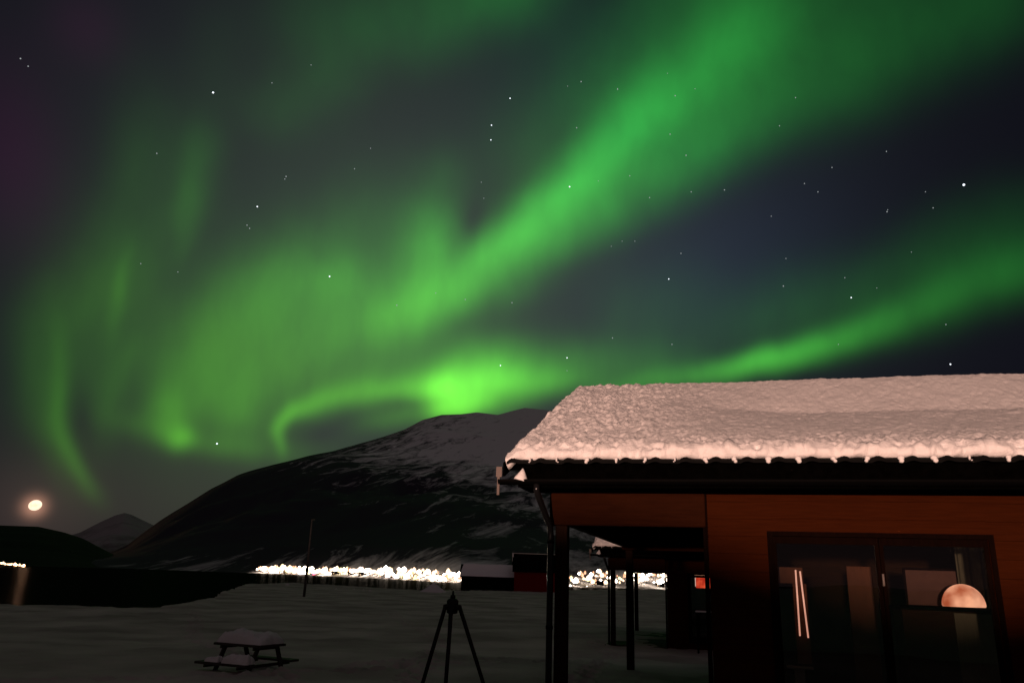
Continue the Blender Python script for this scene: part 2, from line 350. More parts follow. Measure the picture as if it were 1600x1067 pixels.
# ================================================================== ground, water
SHORE_PX = [(-700,925),(-300,936),(-100,940),(0,943),(150,946),(250,947),(300,941),(330,934),(358,922),(382,913),(450,911),(520,914),(600,919),(660,922),(720,923),(870,922),(960,921),(1050,921),(1150,922),(1500,938),(2000,958)]
GZ = -.3
_sh = []
for x, y in SHORE_PX:
    p = onz(x, y, GZ) if y > 0 else None
    _sh.append((math.atan2(p.x, p.y), math.hypot(p.x, p.y)))
_sa = np.array([a for a, r in _sh]); _sr = np.array([r for a, r in _sh])
WATERZ = -3.0
def sstep(a, b, x): t = np.clip((x-a)/(b-a), 0, 1); return t*t*(3-2*t)
def shore_r(az):
    r = np.interp(az, _sa, _sr); return np.where(np.abs(az) > 1.3, 260.0, r)
def ground_z(x, y):
    x = np.asarray(x, float); y = np.asarray(y, float)
    r = np.hypot(x, y); az = np.arctan2(x, y)
    b = GZ*sstep(13, 27, y)
    near = np.exp(-(r/5.0)**2)
    n = .075*fbm(x*.22, y*.22, 1.3, 3) + .035*fbm(x*.9, y*.6, 4.7, 3) + .018*fbm(x*3.1, y*3.1, 9.1, 2)
    n = n + .05*np.maximum(0, fbm(x*.5+40, y*.12+9, 2.2, 3)-.35)          # low drift crests
    bank = np.exp(-((r-shore_r(az)+5)/5)**2)
    n = n + bank*.16*(fbm(x*.35, y*.35, 7.7, 3))
    n = n*(1-.8*near)
    d = r - shore_r(az)
    return b + n - 4.5*sstep(0, 9, d + .8*fbm(x*.3, y*.3, 3.3, 2))
def build_ground():
    azs = np.concatenate([np.linspace(-math.pi, -.85, 90, endpoint=False), np.linspace(-.85, .75, 620, endpoint=False), np.linspace(.75, math.pi, 90, endpoint=False)])
    rs = np.concatenate([[.02], np.geomspace(.6, 8, 90, endpoint=False), np.geomspace(8, 45, 300, endpoint=False), np.geomspace(45, 400, 160)])
    A, Q = np.meshgrid(azs, rs, indexing='ij')
    x = Q*np.sin(A); y = Q*np.cos(A); z = ground_z(x, y)
    # trodden tracks: rows of footprints with pushed-up rims
    rg = np.random.default_rng(3)
    for pts in (((-.5, 7), (-2.2, 11), (-4.2, 15), (-9, 24), (-15, 40)), ((0, 8), (1.2, 14), (3.0, 22), (3.2, 31)), ((-3.0, 16), (1, 20), (2.4, 22)), ((-8, 12), (-4.5, 13.5), (-1, 17), (2, 19)), ((-1.5, 13), (-2, 26), (-6, 44))):
        P = np.array(pts, float)
        for a, b in zip(P, P[1:]):
            L_ = np.hypot(*(b-a)); d = (b-a)/L_; nrm = np.array([-d[1], d[0]])
            for k in range(int(L_/.36)):
                c = a + d*(k*.36 + rg.uniform(-.08, .08)) + nrm*((.13 if k % 2 else -.13) + rg.uniform(-.12, .12))
                ii = np.where((np.abs(x-c[0]) < .6) & (np.abs(y-c[1]) < .6))
                dx, dy = x[ii]-c[0], y[ii]-c[1]; u = dx*d[0]+dy*d[1]; v = dx*d[1]-dy*d[0]
                q = (u/.19)**2 + (v/.12)**2
                z[ii] += -.085*np.exp(-q**1.5) + .03*np.exp(-(np.sqrt(q)-1.5)**2/.12)
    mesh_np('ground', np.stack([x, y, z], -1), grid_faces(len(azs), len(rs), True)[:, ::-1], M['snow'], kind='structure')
build_ground()
bm = BM(); bmesh.ops.create_grid(bm, x_segments=2, y_segments=2, size=12000); bmesh.ops.translate(bm, verts=bm.verts, vec=(0, 6000, WATERZ))
obj('water', bm, M['water'], kind='structure')
# ================================================================== mountains
def silhouette(px):
    q = [(ray(x, y)) for x, y in px]
    a = np.array([math.atan2(d.x, d.y) for d in q]); t = np.array([d.z/math.hypot(d.x, d.y) for d in q])
    o = np.argsort(a); return a[o], t[o]
DOME = [(120,900),(165,868),(200,852),(250,815),(290,790),(330,765),(370,745),(400,735),(440,724),(480,714),(520,706),(560,694),(600,682),(632,671),(660,656),(690,648),(720,647),(745,644),(778,648),(800,642),(820,637),(860,641),(900,652),(960,668),(1100,690),(1300,690),(1600,640),(1900,640),(2300,700)]
EDGE = [(120,905),(165,870),(200,855),(250,817),(290,792),(330,767),(370,747),(400,738),(440,727),(480,717),(520,713),(560,714),(600,717),(700,722),(780,727),(860,735),(960,745),(1100,760),(1300,760),(1600,730),(1900,730),(2300,770)]
FAR_PX = [(-700,884),(0,882),(60,884),(200,888),(400,895),(560,902),(720,911),(880,917),(1050,921),(1300,926),(1800,938)]
_fa, _fr = [], []
for x, y in FAR_PX:
    p = onz(x, y, WATERZ); _fa.append(math.atan2(p.x, p.y)); _fr.append(min(1100, math.hypot(p.x, p.y)))
def far_r(az): return np.interp(az, _fa, _fr)
_da, _dt = silhouette(DOME); _ea, _et = silhouette(EDGE)
def mountain_z(az, r):
    """front slope up to the shoulder at 2600 m, snow dome behind it at 4300 m"""
    r0 = far_r(az); es = np.interp(az, _ea, _et); ds = np.interp(az, _da, _dt)
    x = r*np.sin(az); y = r*np.cos(az)
    rs_, rd = 2600.0, 4300.0
    t = np.clip((r-r0)/(rs_-r0), 0, 1)
    zs = CAMH + es*rs_; zd = CAMH + ds*rd
    apron = 0.05*np.minimum(np.maximum(r-r0, 0), 200)
    k = t**1.25
    zf = WATERZ + apron*(1-k) + k*(zs-WATERZ)
    z_wob = .4*fbm(x/600, y/600, 1.1, 2)
    rough = (fbm(x/420, y/420, 2.5, 5)*34 + 30*(.5-np.abs(fbm(x/170+z_wob, y/420, 4.5, 3))))*np.sin(np.pi*np.clip(t, 0, 1))*np.minimum(1, np.maximum(zs, 0)/250)
    zf = zf + rough*sstep(.08, .3, t)
    u = np.clip((r-rs_)/(rd-rs_), 0, 1)
    el = es + (ds-es)*np.sin(u*np.pi/2)
    zb = CAMH + el*r + fbm(x/500, y/500, 6.5, 4)*14*np.sin(np.pi*u)
    back = np.clip((r-rd)/1500, 0, 1)
    return np.where(r <= rs_, zf, zb - back*600) - 6*(r < r0 - 5)
def build_mountain():
    a0, a1 = silhouette([(125, 900), (2250, 700)])[0]
    azs = np.linspace(a0, a1, 520); r01 = np.linspace(0, 1, 110)
    A = azs[:, None]; r0 = far_r(A)
    Q = np.concatenate([np.array([[0.]]) + r0 - 12 + 0*A, r0 + (np.geomspace(1, 2001, 130)-1)[None]/2000*(2600-r0), np.linspace(2640, 4300, 60)[None] + 0*A, np.linspace(4400, 5800, 6)[None] + 0*A], 1)
    A2 = A + 0*Q
    mesh_np('mountain', np.stack([Q*np.sin(A2), Q*np.cos(A2), mountain_z(A2, Q)], -1), grid_faces(*Q.shape)[:, ::-1],
            mountain_mat('mountain_cover', (.86, .84, .84), (.040, .034, .050), 60, 420, (.015, .0035, .030), thr=(.49, .66), tree=(-1500, 200)), kind='structure')
build_mountain()
def ridge(name, px, r0, r1, m, amp):
    a, t = silhouette(px); azs = np.linspace(a[0], a[-1], 160); v = np.linspace(0, 1, 50)
    A, Vv = np.meshgrid(azs, v, indexing='ij')
    tt = np.interp(A, a, t)
    f = np.where(Vv < .6, Vv/.6, 1-(Vv-.6)/.4*.9)
    rr = r0 + (r1-r0)*np.where(Vv < .6, Vv/.6, 1+(Vv-.6))
    top = CAMH + tt*r1
    x = rr*np.sin(A); y = rr*np.cos(A)
    z = WATERZ - 4 + (top - WATERZ + 4)*f**1.2 + amp*fbm(x/260, y/260, 1.7, 4)*np.sin(np.pi*np.clip(f, 0, 1))*.8
    mesh_np(name, np.stack([x, y, z], -1), grid_faces(160, 50)[:, ::-1], m, kind='structure')
ridge('hill', [(-800,815),(-400,800),(-100,812),(0,820),(60,822),(100,831),(130,841),(160,857),(190,873),(215,890)], 780, 2300, mountain_mat('hill_cover', (.03, .03, .033), (.006, .0055, .006), 300, 900, (.006, .006, .012), (.60, .8)), 14)
ridge('far_mountain', [(-100,880),(60,850),(100,838),(125,831),(160,813),(180,804),(195,800),(206,803),(220,810),(245,822),(290,842),(340,880)], 5200, 7600, mountain_mat('far_mountain_cover', (.34, .32, .32), (.08, .07, .07), 0, 500, (.002, .002, .004), (.35, .6)), 40)
# ================================================================== cabin with porch
PSI = R(15.0)
E0 = at(795, 716, 9.3); E0.z = 0.0
LEN, RIDGE_T = 9.6, 4.4
def rise(s, t):
    """height of the snow surface over the eave edge, front slope"""
    up = t/RIDGE_T
    plain = 1.80*up
    kink = np.where(t < 2.75, t*.325, 2.75*.325 + (t-2.75)*(1.80-2.75*.325)/(RIDGE_T-2.75))
    kk = np.where(np.abs(t-2.75) < .25, kink, kink)
    w = sstep(1.0, 3.6, s)
    return plain*(1-w) + kk*w
def roof_snow(parent, name, fine):
    ns = 560 if fine else 160
    s = np.linspace(-.02, LEN, ns)
    lip = [(.10, -.015), (.03, -.01), (-.012, .008), (-.024, .035), (-.024, .07), (-.014, .10), (.015, .122)]
    tt = np.concatenate([np.array([a for a, b in lip]), np.geomspace(.05, .6, 60 if fine else 20), np.linspace(.62, RIDGE_T, 220 if fine else 60)])
    zz_lip = np.array([b for a, b in lip])
    Sg, Tg = np.meshgrid(s, tt, indexing='ij'); nl = len(lip)
    Z = 3.05 + .135 + rise(Sg, np.maximum(Tg, 0)) + .03*sstep(0, .25, Tg)
    Z[:, :nl] = 3.05 + zz_lip[None, :]
    N_t = np.full_like(Tg, -.37); N_z = np.full_like(Tg, .93); N_t[:, :nl] = -.95; N_z[:, :nl] = .3
    # clumps: lumps at the lip, coarse grain near the left and lower part, fading up and right
    fine_l = vnoise(Sg*15, Z*16 + Tg*6, 6.6) + .6*vnoise(Sg*31, Z*30, 1.6)
    lump = fbm(Sg*6.2, Tg*2.4+Z*5, 3.1, 3)
    cell = np.abs(vnoise(Sg*8.5+.8*lump, Z*5+Tg*2, 8.2))
    wx = .35*fbm(Sg*2.3, Tg*1.1, 7.3, 2)
    g = .75*vnoise(Sg*11 - Tg*2.4 + wx, Tg*4.2 + wx, 5.5) + .75*vnoise(Sg*21 - Tg*5 + 2*wx, Tg*8.5, 2.5) + .5*vnoise(Sg*38, Tg*16, 1.5)
    rough = .28 + .72*np.maximum(1-sstep(.5, 2.9, Sg), (1-sstep(.1, 1.1, Tg))*.8)
    lipf = 1-np.clip((np.arange(len(tt))-nl+1)/26., 0, 1)[None]
    disp = lipf*np.where(np.arange(len(tt))[None] < 9999, .036*lump + .05*(.5-cell) + .028*fine_l, 0)
    fade = np.clip((np.arange(len(tt))-nl-1)/16., 0, 1)[None]
    disp = disp*(1-fade*0) + fade*(.042*g*rough + .012*fbm(Sg*1.7, Tg*1.2, 1.1, 2))
    end = np.minimum(sstep(-.02, .12, Sg), 1)
    Tn = Tg + N_t*disp; Zn = Z + N_z*disp - .10*(1-end)
    Sn = Sg + .03*fbm(Tg*4, Z*4, 3.3, 3)*(1-end)
    P = np.stack([Sn, Tn, Zn], -1)
    # back slope down to the rear eave and the under side
    tb = np.concatenate([np.linspace(RIDGE_T+.12, 2*RIDGE_T, 40), [2*RIDGE_T+.03, 2*RIDGE_T]])
    Sb, Tb = np.meshgrid(s, tb, indexing='ij')
    Zb = 3.215 + 1.80*(2*RIDGE_T-Tb)/RIDGE_T; Zb[:, 0] += .02; Zb[:, -2] = 3.12; Zb[:, -1] = 3.05
    Zb = Zb + .02*fbm(Sb*2, Tb*2, 1.9, 3) - .10*(1-np.minimum(sstep(-.02, .12, Sb), 1))
    P = np.concatenate([P, np.stack([Sb, Tb, Zb], -1)], 1)
    # closing edge down to the roof boards at both rakes
    def under(col):
        u = col.copy(); base = 3.04 + 1.76*(1-np.abs(u[:, 1]-RIDGE_T)/RIDGE_T); u[:, 2] = np.minimum(u[:, 2]-.01, base); return u
    P = np.concatenate([under(P[0])[None], P, under(P[-1])[None]], 0)
    o = mesh_np(name, P, grid_faces(P.shape[0], P.shape[1]), M['roof_snow'], parent)
    return o
def build_cabin():
    c = empty('cabin', E0, -PSI, 'nearest brown timber cabin with thick roof snow, an open porch and a big dark window', 'cabin', 'timber cabins')
    z0 = 3.04
    # roof boards (two slopes) and the tile edge
    def slab(bm, t0, t1, zb0, zb1, th): return prism(bm, [(t0, zb0), (t1, zb1), (t1, zb1+th), (t0, zb0+th)], 0.0, LEN, axis=0)
    bm = BM(); slab(bm, .06, RIDGE_T, 2.925, 2.925+1.40, .10); slab(bm, RIDGE_T+.002, 2*RIDGE_T-.06, 2.925+1.40, 2.925, .10)
    rf = obj('roof', bm, M['black_paint'], c)
    bm = BM(); n = 330; prev = None                                   # corrugated front edge of the tiles
    pitch_ = .335
    for i in range(n+1):
        s = -.01 + (LEN+.01)*i/n; ph = (s/pitch_) % 1.0
        b = .030*max(0, math.sin(2*math.pi*min(ph*1.35, 1)))*1.0 if ph < .75 else -.012
        ring = [bm.verts.new(p) for p in ((s, -.06, 2.985+b*.6), (s, -.06, 3.022+b), (s, .30, 3.022+b*.5+.11), (s, .30, 2.985+.11))]
        if prev:
            for a, d in ((0, 1), (1, 2), (3, 0)): bm.faces.new((prev[a], prev[d], ring[d], ring[a]))
        prev = ring
    bmesh.ops.recalc_face_normals(bm, faces=bm.faces[:])
    obj('roof_tile_edge', bm, M['black_tile'], rf)
    rs = roof_snow(c, 'roof_snow', True)
    # snow squeezed out of the tile hollows
    k = 0
    while .15 + k*pitch_ < LEN:
        s = .28 + k*pitch_ + random.uniform(-.02, .02); q = random.choice((.3, .5, .7, .9)); k += 1
        bm = ball(BM(), Vector((s, -.062, 3.002)), (.030*q, .022, .028*q), 8, 6)
        ball(bm, Vector((s+random.uniform(-.02, .02), -.060, 3.03)), (.040*q, .024, .026), 8, 6)
        obj('snow_nub', bm, M['roof_snow'], rs)
    # boxed eave, gutter
    for a, b in ((.02, .05), (2*RIDGE_T-.05, 2*RIDGE_T-.02)): obj('fascia', box(BM(), .12, LEN-.02, a, b, 2.72, 2.98), M['black_paint'], c)
    for a, b in ((.052, .62), (2*RIDGE_T-.62, 2*RIDGE_T-.052)): obj('soffit', box(BM(), .14, LEN-.02, a, b, 2.715, 2.735), M['black_paint'], c)
    bm = BM(); r = .062; prev = None
    for s in (-.10, LEN):
        ring = []
        for a in np.linspace(0, math.pi, 9): ring.append(bm.verts.new((s, -.045 + r*math.cos(a), 2.80 - r*math.sin(a))))
        for a in np.linspace(math.pi, 0, 9): ring.append(bm.verts.new((s, -.045 + (r-.006)*math.cos(a), 2.80 - (r-.006)*math.sin(a))))
        if prev:
            for i in range(18): bm.faces.new((prev[i], prev[(i+1) % 18], ring[(i+1) % 18], ring[i]))
        prev = ring
        bm.faces.new(ring)
    bmesh.ops.recalc_face_normals(bm, faces=bm.faces[:])
    gt = obj('gutter', bm, M['gutter'], c)
    bm = BM(); tube(bm, [(.165, -.045, 2.79), (.175, -.045, 2.83), (.185, -.045, 2.88), (.19, -.045, 2.93)], [.085, .07, .04, .008], 14); obj('gutter_snow', bm, M['roof_snow'], gt)
    bm = BM(); tube(bm, [(.36, -.045, 2.75), (.36, -.045, 2.68), (.37, .05, 2.60), (.40, .30, 2.42), (.43, .43, 2.30), (.435, .455, 2.2), (.435, .455, .05)], .038, 14)
    dp = obj('downpipe', bm, M['pipe'], c)
    for zc in (1.15, 2.12):
        bm = BM(); tube(bm, [(.435, .455, zc-.02), (.435, .455, zc+.02)], .043, 14); box(bm, .42, .45, .49, .54, zc-.015, zc+.015); obj('pipe_clamp', bm, M['gutter'], dp)
    # verge: barge boards along both left rakes, tied eave end
    for sg in (0, 1):
        ta, tb = (-.05, RIDGE_T) if sg == 0 else (2*RIDGE_T+.05, RIDGE_T)
        bm = BM(); prism(bm, [(ta, 2.84), (tb, 2.90+1.70), (tb, 3.02+1.76), (ta, 3.0)], -.055, -.028, axis=0)
        obj('barge_board', bm, M['black_paint'], c)
    bm = BM(); box(bm, -.13, -.06, -.075, -.045, 2.83, 2.95); box(bm, -.115, -.085, -.07, -.05, 2.62, 2.83); obj('eave_bracket', bm, M['lit_plate'], c)
    # posts and beams of the porch
    for t in (.53, 2*RIDGE_T-.77):
        bm = BM(); box(bm, .475, .625, t, t+.15, -.35, 2.32); obj('porch_post', bm, M['post_wood'], c, bevel=.012)
        bm = BM(); box(bm, .40, 2.262, t-.005, t+.145, 2.322, 2.71); obj('porch_beam', bm, M['beam_wood'], c, bevel=.02)
    bm = BM(); box(bm, .47, .60, .69, 2*RIDGE_T-.78, 2.36, 2.68); obj('porch_beam', bm, M['beam_wood'], c, bevel=.012)
    bm = BM(); box(bm, .45, 2.26, .625, 2*RIDGE_T-.63, 2.715, 2.73); obj('porch_ceiling', bm, M['black_paint'], c)
    # gable boarding over the porch side
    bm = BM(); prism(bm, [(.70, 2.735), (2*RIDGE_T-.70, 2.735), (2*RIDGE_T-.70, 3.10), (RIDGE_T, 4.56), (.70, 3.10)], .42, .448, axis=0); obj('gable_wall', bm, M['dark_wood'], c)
    # log walls with the window opening
    bm = BM(); S0, S1, T0, T1, TH = 2.28, 9.25, .60, 2*RIDGE_T-.60, .14
    WL, WR, WB, WT = 2.99, 5.20, .30, 2.245
    def logs(x0, x1, y0, y1, za, zb, along):
        h = .195; z = za
        while z < zb-1e-4:
            zt = min(z+h, zb); g = .0015
            if along == 'x': prism(bm, [(y0, z+g), (y0-.012, (z+zt)/2), (y0, zt-.001), (y1, zt-.001), (y1, z+g)], x0, x1, axis=0)
            else: box(bm, x0, x1, y0, y1, z+g, zt-.001)
            z = zt
    logs(S0, WL, T0, T0+TH, -.30, 2.71, 'x'); logs(WR, S1, T0, T0+TH, -.30, 2.71, 'x')
    logs(WL, WR, T0, T0+TH, WT, 2.71, 'x'); logs(WL, WR, T0, T0+TH, -.30, WB, 'x')
    bmesh.ops.recalc_face_normals(bm, faces=bm.faces[:])
    obj('wall', bm, M['wall_wood'], c)
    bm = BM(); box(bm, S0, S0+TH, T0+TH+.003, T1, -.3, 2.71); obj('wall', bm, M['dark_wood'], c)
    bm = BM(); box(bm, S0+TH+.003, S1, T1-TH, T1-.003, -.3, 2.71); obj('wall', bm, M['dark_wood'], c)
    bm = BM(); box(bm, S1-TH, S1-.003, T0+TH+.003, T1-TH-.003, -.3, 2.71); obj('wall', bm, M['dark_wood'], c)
    bm = BM(); box(bm, S0+TH+.003, S1-TH-.006, T0+TH+.003, T1-TH-.003, 2.60, 2.70); obj('ceiling', bm, M['inner_wall'], c)
    bm = BM(); box(bm, S0+TH+.003, S1-TH-.006, T0+TH+.003, T1-TH-.003, -.3, .08); obj('floor', bm, M['inner_wall'], c)
    # corner board and window casing
    bm = BM(); box(bm, S0-.055, S0-.004, T0-.03, T0+.02, -.3, 2.71); obj('corner_board', bm, M['trim_wood'], c)
    w = obj('window', box(box(box(box(BM(), WL-.055, WL, T0-.035, T0-.014, WB-.1, WT+.05), WR, WR+.05, T0-.035, T0-.014, WB-.1, WT+.05), WL, WR, T0-.035, T0-.014, WT, WT+.05), WL, WR, T0-.045, T0-.014, WB-.1, WB), M['trim_wood'], c)
    MUL = 4.115
    for x0, x1 in ((WL, MUL), (MUL, WR)):
        f = BM(); fw = .042
        box(f, x0+.003, x0+fw, T0+.02, T0+.08, WB+.003, WT-.003); box(f, x1-fw, x1-.003, T0+.02, T0+.08, WB+.003, WT-.003)
        box(f, x0+fw, x1-fw, T0+.022, T0+.078, WT-.08, WT-.003); box(f, x0+fw, x1-fw, T0+.022, T0+.078, WB+.003, WB+.08)
        obj('sash', f, M['trim_wood'], w)
        g = BM(); box(g, x0+fw-.01, x1-fw+.01, T0+.046, T0+.052, WB+.07, WT-.07); obj('pane', g, M['glass'], w)
    bm = BM(); tube(bm, [(MUL, T0-.02, 1.74), (MUL, T0-.05, 1.74), (MUL, T0-.05, 1.86)], .012, 8); obj('handle', bm, M['lit_plate'], w)  # pale colour stands in for the highlight on the handle
    return c
cabin = build_cabin()
cabin2 = copy_tree(cabin)
cabin2.location = E0 + Vector((2.87, 16.75, -.30))
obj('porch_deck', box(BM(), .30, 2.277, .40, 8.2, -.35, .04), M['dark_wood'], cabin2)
cabin2['label'] = 'smaller looking timber cabin farther back, seen dark between the porch posts'
# ================================================================== yard lamp behind the viewer, and an unseen bank shaped to shade its light
LP = Vector((-10.0, -25.0, 1.9))
def build_lamp():
    c = empty('yard_lamp', (LP.x, LP.y-.25, -.05), 0, 'short black yard lamp shining at the cabins from behind the viewer', 'lamp')
    z = LP.z+.05
    bm = BM(); tube(bm, [(0, 0, 0), (0, 0, z-.2)], [.06, .05], 12); obj('pole', bm, M['black_metal'], c)
    bm = BM(); box(bm, -.45, .45, -.16, -.08, z-.4, z+.4); obj('lamp_head', bm, M['black_metal'], c, bevel=.02)
    bm = BM(); box(bm, -.40, .40, -.078, -.06, z-.35, z+.35); obj('reflector', bm, glowmat('warm_lamp', (1, .72, .5), 3.0), c)
    l = bpy.data.lights.new('yard_light', 'POINT'); l.energy = LAMP_W; l.color = (1.0, .60, .45); l.shadow_soft_size = .40
    lo = bpy.data.objects.new('yard_light', l); link(lo); lo.parent = c; lo.location = (0, .42, z)
build_lamp()
def build_shade_bank():
    nx, ny = 260, 40
    u = np.linspace(-40, 26, nx); v = np.linspace(-1, 1, ny)
    U, V = np.meshgrid(u, v, indexing='ij')
    h = 1.84 + .46*sstep(-2.8, -4.6, U) + .10*fbm(U*.5, V*0+3, 2.2, 3)
    z = h*np.clip(1-np.abs(V)**1.5, 0, 1) - .12 + .07*fbm(U*1.4, V*3, 5.5, 3)*np.clip(1-np.abs(V), 0, 1)
    y = -8 + V*2.3 + .3*fbm(U*.4, U*0, 8.8, 2)
    mesh_np('snow_bank', np.stack([U, y, z], -1), grid_faces(nx, ny), M['snow_cap'], label='long ploughed snow bank behind the viewer', cat='snow bank')
build_shade_bank()
# ================================================================== behind the big window: contents made up for shapes in the glass
def cab(s, t, z): 
    v = cabin.matrix_basis @ Vector((s, t, z)); return v
cabin.rotation_euler = (0, 0, -PSI)
CM = Matrix.Translation(E0) @ Matrix.Rotation(-PSI, 4, 'Z')
def inside(name, s, t, z, label, cat): 
    p = CM @ Vector((s, t, z)); return empty(name, p, -PSI, label, cat)
def px_on(x, y, t):
    """where the line of sight through a spot meets the plane at depth t of the cabin: s and z"""
    d = ray(x, y); v = Vector((math.sin(PSI), math.cos(PSI), 0)); u = Vector((math.cos(PSI), -math.sin(PSI), 0))
    k = (t - (CAM-E0).dot(v))/d.dot(v); P = CAM + d*k; return (P-E0).dot(u), P.z
def build_inside():
    # dark counter with a glowing dome put in for an orange reflection
    s0, zt = px_on(1405, 946, 2.1); s1, _ = px_on(1580, 946, 2.1)
    c = inside('counter', (s0+s1)/2, 2.1, .08, 'dark counter behind the right window pane', 'counter'); hw = (s1-s0)/2; h = zt-.08
    obj('worktop', box(BM(), -hw, hw, -.03, .62, h-.04, h), M['black_paint'], c, bevel=.008)
    obj('cupboard', box(BM(), -hw+.03, hw-.03, .02, .6, 0, h-.042), M['dark_wood'], c)
    a_, _ = px_on(1496, 1000, 2.1); b_, _ = px_on(1556, 1000, 2.1); obj('cupboard_door', box(BM(), a_-(s0+s1)/2, b_-(s0+s1)/2, 0.0, .018, .05, h-.06), M['grey_cloth'], c, bevel=.004, label='grey cupboard door')
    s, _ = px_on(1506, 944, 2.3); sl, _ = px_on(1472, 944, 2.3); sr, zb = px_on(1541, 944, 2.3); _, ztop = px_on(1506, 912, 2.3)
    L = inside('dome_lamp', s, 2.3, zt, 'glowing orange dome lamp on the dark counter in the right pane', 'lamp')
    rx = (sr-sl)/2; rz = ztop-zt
    bm = BM(); prof = [(rx*.96, .012), (rx, .03)] + [(rx*math.cos(a), .03+(rz-.03)*math.sin(a)) for a in np.linspace(.15, 1.5, 9)]
    n = 28; rings = [[bm.verts.new((r_*math.cos(2*math.pi*k/n), r_*.62*math.sin(2*math.pi*k/n), z)) for k in range(n)] for r_, z in prof]
    for a, b in zip(rings, rings[1:]):
        for k in range(n): bm.faces.new((a[k], a[(k+1) % n], b[(k+1) % n], b[k])).smooth = True
    bm.faces.new(rings[-1])
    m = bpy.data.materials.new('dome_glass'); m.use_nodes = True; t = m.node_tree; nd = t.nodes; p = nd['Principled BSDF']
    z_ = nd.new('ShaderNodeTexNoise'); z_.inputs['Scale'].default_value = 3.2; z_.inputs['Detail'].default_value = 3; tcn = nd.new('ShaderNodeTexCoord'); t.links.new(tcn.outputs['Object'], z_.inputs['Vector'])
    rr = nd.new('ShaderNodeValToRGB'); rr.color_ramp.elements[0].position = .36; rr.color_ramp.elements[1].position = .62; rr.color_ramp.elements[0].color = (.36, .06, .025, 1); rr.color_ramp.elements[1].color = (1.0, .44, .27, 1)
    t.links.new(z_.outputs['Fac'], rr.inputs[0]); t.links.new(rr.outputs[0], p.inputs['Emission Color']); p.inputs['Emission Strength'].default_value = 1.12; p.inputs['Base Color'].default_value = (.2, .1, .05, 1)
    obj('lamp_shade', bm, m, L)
    obj('lamp_foot', tube(BM(), [(0, 0, 0), (0, 0, .012)], rx*.6, 20), M['black_metal'], L)
    li = bpy.data.lights.new('dome_light', 'POINT'); li.energy = 1.2; li.color = (1, .55, .32); li.shadow_soft_size = .08  # fill light added outside the dome to brighten the room shapes
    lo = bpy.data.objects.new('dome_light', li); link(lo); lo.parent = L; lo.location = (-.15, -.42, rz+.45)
    # tan door leaf, mauve board, grey curtain, glowing streaks, low shelf
    a, zt2 = px_on(1322, 884, 2.6); b, _ = px_on(1362, 884, 2.6)
    d = inside('door_leaf', a, 2.6, .08, 'tan door standing open behind the window mullion', 'door')
    obj('panel', box(BM(), 0, b-a, 0, .05, 0, zt2-.08), M['tan_panel'], d, bevel=.006)
    obj('rail', box(BM(), .08, b-a-.08, -.012, -.002, .9, 1.0), M['tan_panel'], d, bevel=.003)
    a, z1 = px_on(1414, 890, 3.0); b, z0 = px_on(1526, 948, 3.0)
    d = inside('notice_board', a, 3.0, z0, 'blank mauve board above the counter in the right pane', 'board')
    obj('board', box(BM(), 0, b-a, 0, .02, 0, z1-z0), M['mauve'], d); obj('board_frame', box(box(box(box(BM(), -.03, -.002, -.01, .025, -.03, z1-z0+.03), b-a+.002, b-a+.03, -.01, .025, -.03, z1-z0+.03), -.002, b-a+.002, -.01, .025, z1-z0+.002, z1-z0+.03), -.002, b-a+.002, -.01, .025, -.03, -.002), M['trim_wood'], d)
    obj('support', box(BM(), .05, b-a-.05, .03, .08, .08-z0, z1-z0), M['dark_wood'], d)
    TC = 2.84; a, z1 = px_on(1488, 846, TC); b, _ = px_on(1548, 846, TC)
    nn = 60; V = []; 
    us = np.linspace(a, b, nn); zs = np.array([.12, z1])
    U, Zz = np.meshgrid(us, zs, indexing='ij')
    front = np.stack([U-a, .035*np.sin(U*46)+.012*np.sin(U*91), Zz-.1], -1); back = front + np.array([0, .012, 0])
    Vv = np.concatenate([front, back[:, ::-1]], 1)
    cu = mesh_np('curtain', Vv, np.concatenate([grid_faces(nn, 4), np.array([[i*4+3, i*4, (i+1)*4, (i+1)*4+3] for i in range(nn-1)])]), M['grey_cloth'], label='grey green curtain hanging behind the dome lamp', cat='curtain')  # grey column put in for a reflection, with the cupboard door below
    cu.location = CM @ Vector((a, TC, .1)); cu.rotation_euler = (0, 0, -PSI)
    # streaks reflected in the pane, made as two glowing tubes with plate and shelf
    t = .98
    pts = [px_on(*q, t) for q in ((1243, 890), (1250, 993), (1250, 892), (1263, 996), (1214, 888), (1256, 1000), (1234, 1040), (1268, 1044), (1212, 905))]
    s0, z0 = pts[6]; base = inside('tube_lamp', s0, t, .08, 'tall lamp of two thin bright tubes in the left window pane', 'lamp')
    def q(i, dt=0.0): return (pts[i][0]-s0, dt, pts[i][1]-.08)
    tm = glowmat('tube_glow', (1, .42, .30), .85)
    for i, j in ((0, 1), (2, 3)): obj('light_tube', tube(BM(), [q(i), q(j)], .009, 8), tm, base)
    bm = BM(); x0, _, zt_ = q(4); x1 = q(2)[0]+.03; _, _, zb_ = q(5); box(bm, x0, x1, .03, .05, zt_-.16, zt_+.02); box(bm, x1-.12, x1+.03, .03, .05, zb_-.25, zt_-.162); obj('back_plate', bm, M['tan_panel'], base)
    bm = BM(); box(bm, -.03, q(7)[0]+.02, -.05, .12, q(6)[2]-.02, q(6)[2]); box(bm, .05, .16, .03, .06, 0, q(6)[2]-.022); obj('foot_shelf', bm, M['lit_plate'], base)
    li = bpy.data.lights.new('tube_light', 'POINT'); li.energy = .25; li.color = (1, .5, .35); li.shadow_soft_size = .05  # fill light added beside the streaks, no real lamp there
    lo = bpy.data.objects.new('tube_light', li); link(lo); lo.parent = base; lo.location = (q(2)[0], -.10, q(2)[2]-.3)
build_inside()
